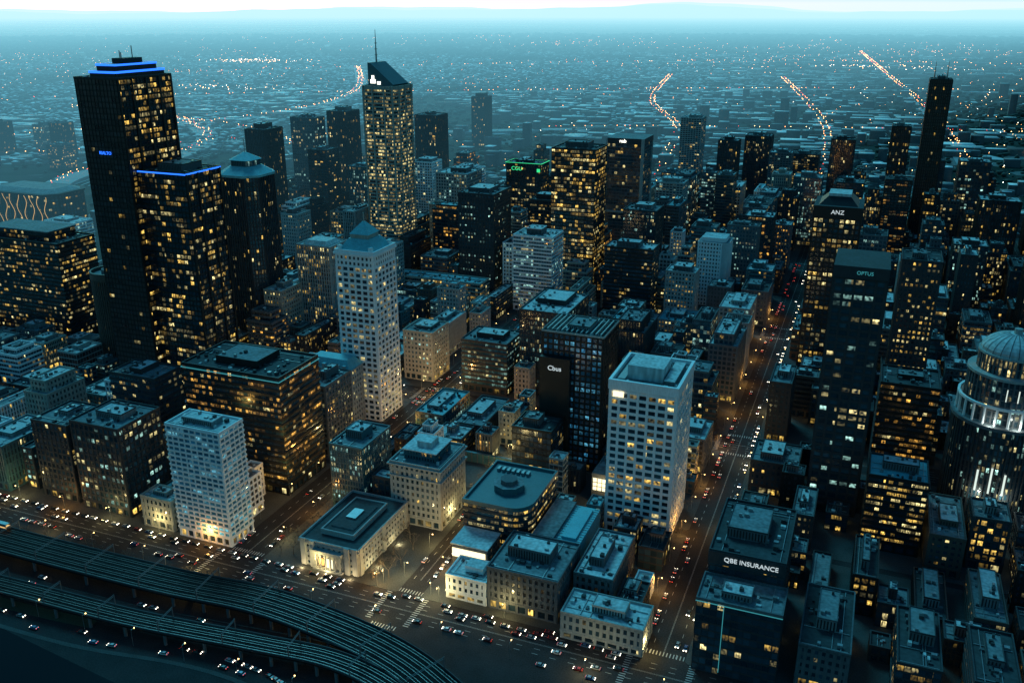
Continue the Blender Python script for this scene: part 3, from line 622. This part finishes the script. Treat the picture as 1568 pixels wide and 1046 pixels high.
# ------------------------------------------------------------------ street lamps with real lights
lm=MB(); lm.frustum(ngon(0,0,.12,6),0,ngon(0,0,.07,6),9,'metal'); lm.box(0,2.2,-.05,.05,8.9,9.05,'metal'); lm.box(1.6,2.5,-.18,.18,8.78,8.95,'metal'); lm.box(1.65,2.45,-.15,.15,8.66,8.775,'e_warm'); lm.box(1.85,2.25,-.2,.2,8.951,9.1,'e_warm')
o=lm.obj('street_lamp'); LME=o.data; bpy.data.objects.remove(o)
PL=bpy.data.lights.new('street_light','POINT'); PL.energy=4600; PL.color=(1.,.78,.32); PL.shadow_soft_size=.5
PO=bpy.data.lights.new('sodium_light','POINT'); PO.energy=5000; PO.color=(1.,.46,.10); PO.shadow_soft_size=.5
def lamp(x,y,ang=0,light=None,z=.13):
    o=bpy.data.objects.new('street_lamp',LME); o.location=(x,y,z); o.rotation_euler=(0,0,ang); COL.objects.link(o)
    if light:
        l=bpy.data.objects.new('lamp_light',light); l.location=(2.1,0,8.3); l.parent=o; COL.objects.link(l)
for i,x in enumerate(range(-540,-60,36)):
    if min(abs(x+299),abs(x+197))<12: continue
    lamp(x,353.2,-math.pi/2,PO if i%3==0 else PL); lamp(x+14,325.5,math.pi/2,PL if i%3==0 else None)
for i,y in enumerate(range(372,900,30)):
    lamp(-284.5,y,math.pi,(PO if i%2 else PL) if y<720 else None); lamp(-313.2,y+14,0,None)
    lamp(-78,y,0,PO if i%2 else None); lamp(-50.8,y+12,math.pi,PL if i%3==0 and y<700 else None)
for y in range(366,575,30): lamp(-206.6,y,0,PL); lamp(-187.6,y+12,math.pi,PO if y<420 else None)
for x in range(-530,-90,40): lamp(x,576,math.pi/2,PO if x>-420 else None)
for x,y in ((-214,356.5),(-186,356)): lamp(x,y,-1.2,PL)
for x in range(-420,-190,30): lamp(x,268,math.pi/2,None,0)
def pt(name,x,y,z,e,c,s=.4):
    l=bpy.data.lights.new(name,'POINT'); l.energy=e;l.color=c;l.shadow_soft_size=s; o=bpy.data.objects.new(name,l); o.location=(x,y,z); COL.objects.link(o)
for x in (-262,-247,-232): pt('facade_floodlight',x,352,1.2,1300,(1,.72,.35))
for y in (368,392): pt('facade_floodlight',-224,y,1.5,1700,(1,.8,.4))
pt('facade_floodlight',-311,413,45,4200,(1,.55,.12)); pt('facade_floodlight',-311,413,22,4200,(1,.55,.12)); pt('facade_floodlight',-340,412,60,3200,(1,.6,.15))
for a in (-110,-80): pt('facade_floodlight',cx+30*math.cos(R(a)),cy+30*math.sin(R(a)),24,2200,(.9,1,.85)); pt('facade_floodlight',cx+27*math.cos(R(a)),cy+27*math.sin(R(a)),68,1300,(.9,1,.9))
pt('facade_floodlight',-130,474,14,2500,(1,.75,.35)); pt('facade_floodlight',-215,455,9,2500,(1,.8,.4)); pt('facade_floodlight',-299,590,14,9000,(1,.66,.25),1.)  # last light is added to warm the street crossing, not a facade

# ------------------------------------------------------------------ bare trees
def baretree(h,seed):
    r=random.Random(seed); b=MB()
    def seg(p,d,L,w,lv):
        q=tuple(p[i]+d[i]*L for i in range(3)); 
        ux,uy=(d[1],-d[0]) if abs(d[2])<.95 else (1,0); l=math.hypot(ux,uy) or 1; u=(ux/l,uy/l,0); v=(d[1]*u[2]-d[2]*u[1],d[2]*u[0]-d[0]*u[2],d[0]*u[1]-d[1]*u[0])
        def rr(c,w): return [tuple(c[i]+w*(math.cos(t)*u[i]+math.sin(t)*v[i]) for i in range(3)) for t in (0,2.1,4.2)]
        A=rr(p,w);B=rr(q,w*.65)
        for i in range(3): b.face([A[i],A[(i+1)%3],B[(i+1)%3],B[i]],'trunk')
        if lv>0:
            for _ in range(3 if lv>1 else 4):
                nd=[d[i]+r.uniform(-.75,.75) for i in range(3)]; nd[2]=abs(nd[2])*.8+.1; l=math.sqrt(sum(k*k for k in nd)); seg(q,tuple(k/l for k in nd),L*.72,w*.62,lv-1)
    seg((0,0,0),(0,0,1),h*.3,.26,5); o=b.obj('bare_tree'); me=o.data; bpy.data.objects.remove(o); return me
TM=[baretree(12,i) for i in range(3)]
def tree(x,y,s=1.):
    o=bpy.data.objects.new('bare_tree',random.choice(TM)); o.location=(x,y,.1); o.scale=(s,s,s*random.uniform(.9,1.1)); o.rotation_euler=(0,0,random.uniform(0,6)); COL.objects.link(o)
for x,y in ((-221,357),(-214,362),(-222,366),(-213,374),(-222,382),(-214,390),(-221,400),(-274,362),(-276,376),(-274,392)): tree(x,y,random.uniform(1.,1.35))
for y in range(420,575,14): 
    if random.random()<.7: tree(-208.5,y,.7)
for y in range(362,700,16):
    tree(-282,y,.7)
    if random.random()<.5: tree(-80,y,.65)
for x in range(-400,-90,15): tree(x,574,.8)
for x in range(-550,-240,14): tree(x,321+random.uniform(-.6,.6),.8)

# ------------------------------------------------------------------ suburbs (numpy, one mesh for each mass)
H0=R(21.6)
def mass(name,V,F,mats,mi):
    me=bpy.data.meshes.new(name); nv=len(V);nf=len(F);k=F.shape[1]
    me.vertices.add(nv); me.vertices.foreach_set('co',V.astype(np.float32).ravel())
    me.loops.add(nf*k); me.loops.foreach_set('vertex_index',F.astype(np.int32).ravel())
    me.polygons.add(nf); me.polygons.foreach_set('loop_start',np.arange(0,nf*k,k,dtype=np.int32)); me.polygons.foreach_set('loop_total',np.full(nf,k,dtype=np.int32))
    for m in mats: me.materials.append(M[m])
    me.polygons.foreach_set('material_index',mi.astype(np.int32)); me.update(calc_edges=True); me.validate()
    o=bpy.data.objects.new(name,me); COL.objects.link(o); return o
def wedge(n,r0,r1,pw=1.0,spread=40):
    r=(r0**pw+(r1**pw-r0**pw)*rng.random(n))**(1/pw); a=H0+np.radians(rng.uniform(-spread,spread,n))
    return -r*np.sin(a),r*np.cos(a),r
def keep(x,y): 
    inc=(x>-775)&(x<415)&(y<1345); riv=(y<340); k=~(inc|riv)
    for o in OCC:
        if o[0]<-775 or o[1]>415 or o[3]>1345: k&=~((x>o[0]-18)&(x<o[1]+18)&(y>o[2]-18)&(y<o[3]+18))
    return k
KS=[(rng.uniform(-1,1)*f,rng.uniform(-1,1)*f,rng.uniform(0,6),w_) for f,w_ in ((.0009,1.),(.0012,1.),(.0018,1.),(.0026,.8),(.0038,.7),(.006,.5),(.010,.35)) for _ in (0,1)]
def land(x,y): return sum(w_*np.sin(a*x+c*y+p_) for a,c,p_,w_ in KS)/2.4
def boxes(name,x,y,w,d,h,ang,mats,mi,hip=None):
    n=len(x); c=np.array([[-1,-1],[1,-1],[1,1],[-1,1]])
    ca,sa=np.cos(ang),np.sin(ang); V=np.zeros((n,12,3))
    for i in range(4):
        lx=c[i,0]*w/2;ly=c[i,1]*d/2
        V[:,i,0]=x+lx*ca-ly*sa;V[:,i,1]=y+lx*sa+ly*ca;V[:,i,2]=0
        V[:,4+i]=V[:,i];V[:,4+i,2]=h
        f=.35 if hip is not None else 1; fy=.02 if hip is not None else 1
        lx=lx*f;ly=ly*fy; V[:,8+i,0]=x+lx*ca-ly*sa;V[:,8+i,1]=y+lx*sa+ly*ca;V[:,8+i,2]=h+(hip if hip is not None else .3)
    q=np.array([[0,1,5,4],[1,2,6,5],[2,3,7,6],[3,0,4,7],[4,5,9,8],[5,6,10,9],[6,7,11,10],[7,4,8,11],[8,9,10,11]])
    F=(q[None]+np.arange(n)[:,None,None]*12).reshape(-1,4)
    m=np.zeros((n,9),int); m[:,:4]=0; m[:,4:]=mi[:,None]
    return mass(name,V.reshape(-1,3),F,mats,m.ravel())
M['hwall']=pbr('house_wall',(.14,.145,.14),.9,.4)
x,y,r=wedge(46000,850,6500,1.05)
g=38.; ang=np.where(np.sin(x*.0011+y*.0007)>0,.12,-.25)
u=x*np.cos(ang)+y*np.sin(ang);v=-x*np.sin(ang)+y*np.cos(ang); v=np.round(v/g)*g+np.where(rng.random(len(v))<.5,-8,8.)+rng.uniform(-3,3,len(v))
x=u*np.cos(ang)-v*np.sin(ang); y=u*np.sin(ang)+v*np.cos(ang)
L_=land(x,y); k=keep(x,y)&(L_<.34)&~((x<-850)&(y<1300)); x,y,r,ang,L_=x[k],y[k],r[k],ang[k],L_[k]; n=len(x)
right=(x>-.10*y-150); mi=np.where(rng.random(n)<np.where(right,.13,.36)*np.clip(1-L_*.8,.25,1.6),rng.choice([1,1,5],n),rng.choice([2,3,3,4],n))
boxes('suburban_houses',x,y,rng.uniform(8,20,n),rng.uniform(8,13,n),rng.uniform(3,7,n),ang,['hwall','roofl','roofm','roofd','brown','white'],mi,hip=2.)
x,y,r=wedge(6500,900,8500,1.2); L_=land(x+900,y-400); k=keep(x,y)&(L_>.45); x,y,r=x[k],y[k],r[k]; n=len(x)
boxes('warehouses',x,y,rng.uniform(16,80,n),rng.uniform(14,45,n),rng.uniform(5,12,n),np.full(n,.12),['hwall','roofl','roofm','white','roofd'],rng.choice([1,1,2,3,4],n))
x,y,r=wedge(680,1350,3800,1.0); k=keep(x,y)&(x>-1100); x,y,r=x[k],y[k],r[k]; n=len(x)
boxes('mid_rise_blocks',x,y,rng.uniform(14,34,n),rng.uniform(14,26,n),rng.uniform(8,26,n)*np.where(rng.random(n)<.08,2.3,1),np.full(n,.0),['grey','roofl','roofm','white'],rng.choice([1,2,2,3],n))
ph=(1+5**.5)/2
ico=np.array([[-1,ph,0],[1,ph,0],[-1,-ph,0],[1,-ph,0],[0,-1,ph],[0,1,ph],[0,-1,-ph],[0,1,-ph],[ph,0,-1],[ph,0,1],[-ph,0,-1],[-ph,0,1]])/1.9
icf=np.array([[0,11,5],[0,5,1],[0,1,7],[0,7,10],[0,10,11],[1,5,9],[5,11,4],[11,10,2],[10,7,6],[7,1,8],[3,9,4],[3,4,2],[3,2,6],[3,6,8],[3,8,9],[4,9,5],[2,4,11],[6,2,10],[8,6,7],[9,8,1]])
x,y,r=wedge(42000,850,11000,1.25); L_=land(x,y); k=keep(x,y)&((L_>.25)|(rng.random(len(x))<.45))&~((x<-850)&(y<1250)&(rng.random(len(x))<.8)); x,y,r=x[k],y[k],r[k]; n=len(x)
s=rng.uniform(2.5,6.5,n)*(1+np.maximum(0,r-2500)/3000)
V=ico[None]*(1+rng.uniform(-.3,.3,(n,12,1)))*s[:,None,None]; V[:,:,0]*=rng.uniform(.8,1.9,(n,1)); V[:,:,2]*=.7; V[:,:,0]+=x[:,None];V[:,:,1]+=y[:,None];V[:,:,2]+=(s*.6)[:,None]
mass('distant_trees',V.reshape(-1,3),(icf[None]+np.arange(n)[:,None,None]*12).reshape(-1,3),['leaf'],np.zeros(n*20))
def lightmass(name,x,y,z,s,mats,mi):
    n=len(x); o8=np.array([[1,0,0],[0,1,0],[-1,0,0],[0,-1,0],[0,0,1],[0,0,-1]]); f8=np.array([[0,1,4],[1,2,4],[2,3,4],[3,0,4],[1,0,5],[2,1,5],[3,2,5],[0,3,5]])
    V=o8[None]*s[:,None,None]+np.stack([x,y,z],1)[:,None,:]
    mass(name,V.reshape(-1,3),(f8[None]+np.arange(n)[:,None,None]*6).reshape(-1,3),mats,np.repeat(mi,8))
x,y,r=wedge(8500,800,10500,1.15); L_=land(x*1.7,y*1.7); k=keep(x,y)&(rng.random(len(x))<np.clip(.4+L_*.6,.05,1)); x,y,r=x[k],y[k],r[k]; n=len(x)
for (fx,fy,nx_,w_) in ((-3330,4500,150,160),(26,5160,90,200),(-2300,2900,50,130),(700,2600,50,100)):
    x=np.r_[x,rng.normal(fx,w_,nx_)];y=np.r_[y,rng.normal(fy,w_*.5,nx_)]
r=np.hypot(x,y);n=len(x)
M['e_far']=emis('distant_warm_light',(1.,.62,.24),10.); M['e_farw']=emis('distant_white_light',(.95,1.,.85),8.); M['e_faro']=emis('distant_orange_light',(1.,.38,.10),10.)
mi=rng.choice([0,0,0,1,2,2],n); mi[-340:]=rng.choice([0,1],340); sz_=rng.uniform(.1,.8,n)**1.5+r/9500.; sz_[-340:]*=1.6
lightmass('distant_street_lights',x,y,rng.uniform(6,12,n),sz_,['e_far','e_farw','e_faro'],mi)
X=[];Y=[]
ROADS=[([(-300,1345),(-380,1750),(-470,2300),(-700,3000),(-900,4200)],22,14),([(170,1350),(160,2000),(120,3000),(0,4500),(-200,7000)],28,14),([(-1700,1250),(-1500,1500),(-1200,1850),(-700,2200),(100,2450),(900,2500)],28,20),([(-1230,1060),(-1330,1250),(-1320,1500),(-1500,1800),(-1900,2100)],18,24),([(-62,1350),(-80,1700),(-150,2600),(-420,4200)],30,12),([(-2600,2300),(-1500,3000),(0,3700),(1200,3700)],44,22),([(-3200,3300),(-2000,4600),(-300,5600),(2200,5400)],60,25),([(400,1700),(700,2400),(900,3600)],34,14),([(-1900,1500),(-1600,2100),(-1750,2900),(-2500,4200)],30,22),([(-1100,1600),(-1450,1900),(-2300,2150)],26,16)]
for (pts,sp,_) in ROADS:
    P=smooth(pts,12)
    for i in range(len(P)-1):
        L=math.hypot(P[i+1][0]-P[i][0],P[i+1][1]-P[i][1]); m=max(1,int(L/sp))
        for j in range(m):
            t=j/m
            for sgn in (-7,7):
                if random.random()<.75: X.append(P[i][0]+(P[i+1][0]-P[i][0])*t+sgn+random.uniform(-2,2));Y.append(P[i][1]+(P[i+1][1]-P[i][1])*t+random.uniform(-8,8))
X=np.array(X);Y=np.array(Y);rr=np.hypot(X,Y); lightmass('arterial_road_lights',X,Y,np.full(len(X),13.),.45+rr/5500.,['e_far','e_faro','e_red'],rng.choice([0,0,1,1,2],len(X)))
b=MB()
for k_,(pts,sp,w_) in enumerate(ROADS): strip(b,smooth(pts,8),-w_,w_,0,5+.1*k_ if w_>18 else .3+.05*k_,'concrete',w_>18)
b.obj('arterial_roads')
b=MB()
for i in range(7):
    pts=[(-1180-i*16,1180),(-1260-i*14,1400),(-1330-i*12,1700),(-1700-i*10,2150)]; strip(b,smooth(pts,8),-1.6,1.6,0,.9+i*.02,'concrete',False)
b.obj('rail_yard_tracks')
# hills
b=MB(); NH=160
for rr_,hs in ((33000,1.),(41000,1.2)):
    top=[];bot=[]
    for i in range(NH+1):
        a=H0-R(46)+R(92)*i/NH; t=i/NH*10
        h=230+60*math.sin(t*1.3+1)+45*math.sin(t*3.1+rr_)+18*math.sin(t*9.7)+9*math.sin(t*23)
        h+=210*math.exp(-((math.degrees(a-H0)+11)/5)**2)
        bot.append((-rr_*math.sin(a),rr_*math.cos(a),-5)); top.append((-(rr_+1500)*math.sin(a),(rr_+1500)*math.cos(a),h*hs*.95))
    for i in range(NH): b.face([bot[i+1],bot[i],top[i],top[i+1]],'leaf')
b.obj('hills')

# ------------------------------------------------------------------ haze (absorbing volume over the suburbs, scattered skylight put in as emission)
hb=MB(); hb.prism([(-30000,-22500),(-697,600),(500,3300),(36000,48000),(-48000,48000),(-48000,-22500)],-8,520,'leaf',bottom=True); o=hb.obj('haze');  # near edge slanted so the left side gets more of the haze glow
hm=bpy.data.materials.new('haze_glow'); hm.use_nodes=True; nt=hm.node_tree; nt.nodes.clear()
out=N(nt,'ShaderNodeOutputMaterial'); ab=N(nt,'ShaderNodeVolumeAbsorption'); em=N(nt,'ShaderNodeEmission'); ad=N(nt,'ShaderNodeAddShader')
K=1.1e-4; sig=(.20,.80,1.0); LIM=(1.15,1.0,1.08)
ab.inputs['Color'].default_value=(1-sig[0],1-sig[1],1-sig[2],1); ab.inputs['Density'].default_value=K
em.inputs['Color'].default_value=(sig[0]*LIM[0],sig[1]*LIM[1],sig[2]*LIM[2],1); em.inputs['Strength'].default_value=K
nt.links.new(ab.outputs[0],ad.inputs[0]); nt.links.new(em.outputs[0],ad.inputs[1]); nt.links.new(ad.outputs[0],out.inputs['Volume'])
o.data.materials.clear(); o.data.materials.append(hm); hm.cycles.emission_sampling='NONE'

# ------------------------------------------------------------------ sky, sun, camera
w=bpy.data.worlds.new('World'); sc.world=w; w.use_nodes=True; nt=w.node_tree; bg=nt.nodes['Background']
sky=N(nt,'ShaderNodeTexSky'); sky.sky_type='NISHITA'; sky.sun_disc=False; sky.sun_elevation=R(4); sky.sun_rotation=R(-40); sky.air_density=1.2; sky.dust_density=2.5
tc=N(nt,'ShaderNodeTexCoord'); sz=N(nt,'ShaderNodeSeparateXYZ'); nt.links.new(tc.outputs['Generated'],sz.inputs[0])
tn=N(nt,'ShaderNodeMix',data_type='RGBA'); tn.inputs[6].default_value=(1.,.98,.98,1); tn.inputs[7].default_value=(.11,.64,1.1,1); nt.links.new(math_(nt,'MULTIPLY',sz.outputs[2],12.,True),tn.inputs[0])
mx=N(nt,'ShaderNodeMix',data_type='RGBA',blend_type='MULTIPLY'); mx.inputs[0].default_value=1; nt.links.new(tn.outputs[2],mx.inputs[7])
nt.links.new(sky.outputs[0],mx.inputs[6]); nt.links.new(mx.outputs[2],bg.inputs[0]); bg.inputs[1].default_value=.235
sl=bpy.data.lights.new('sun','SUN'); sl.energy=1.35; sl.angle=R(20); sl.color=(.13,.76,1.); so=bpy.data.objects.new('sun',sl); COL.objects.link(so)
so.rotation_euler=(R(42),0,R(180+40)) 
ca=bpy.data.cameras.new('camera'); ca.sensor_width=36; ca.lens=32.14; ca.clip_start=1; ca.clip_end=120000
co=bpy.data.objects.new('camera',ca); COL.objects.link(co); co.location=(0,0,285); co.rotation_euler=(R(70),0,R(21.6)); sc.camera=co
print('cars',ncar,'objects',len(bpy.data.objects))
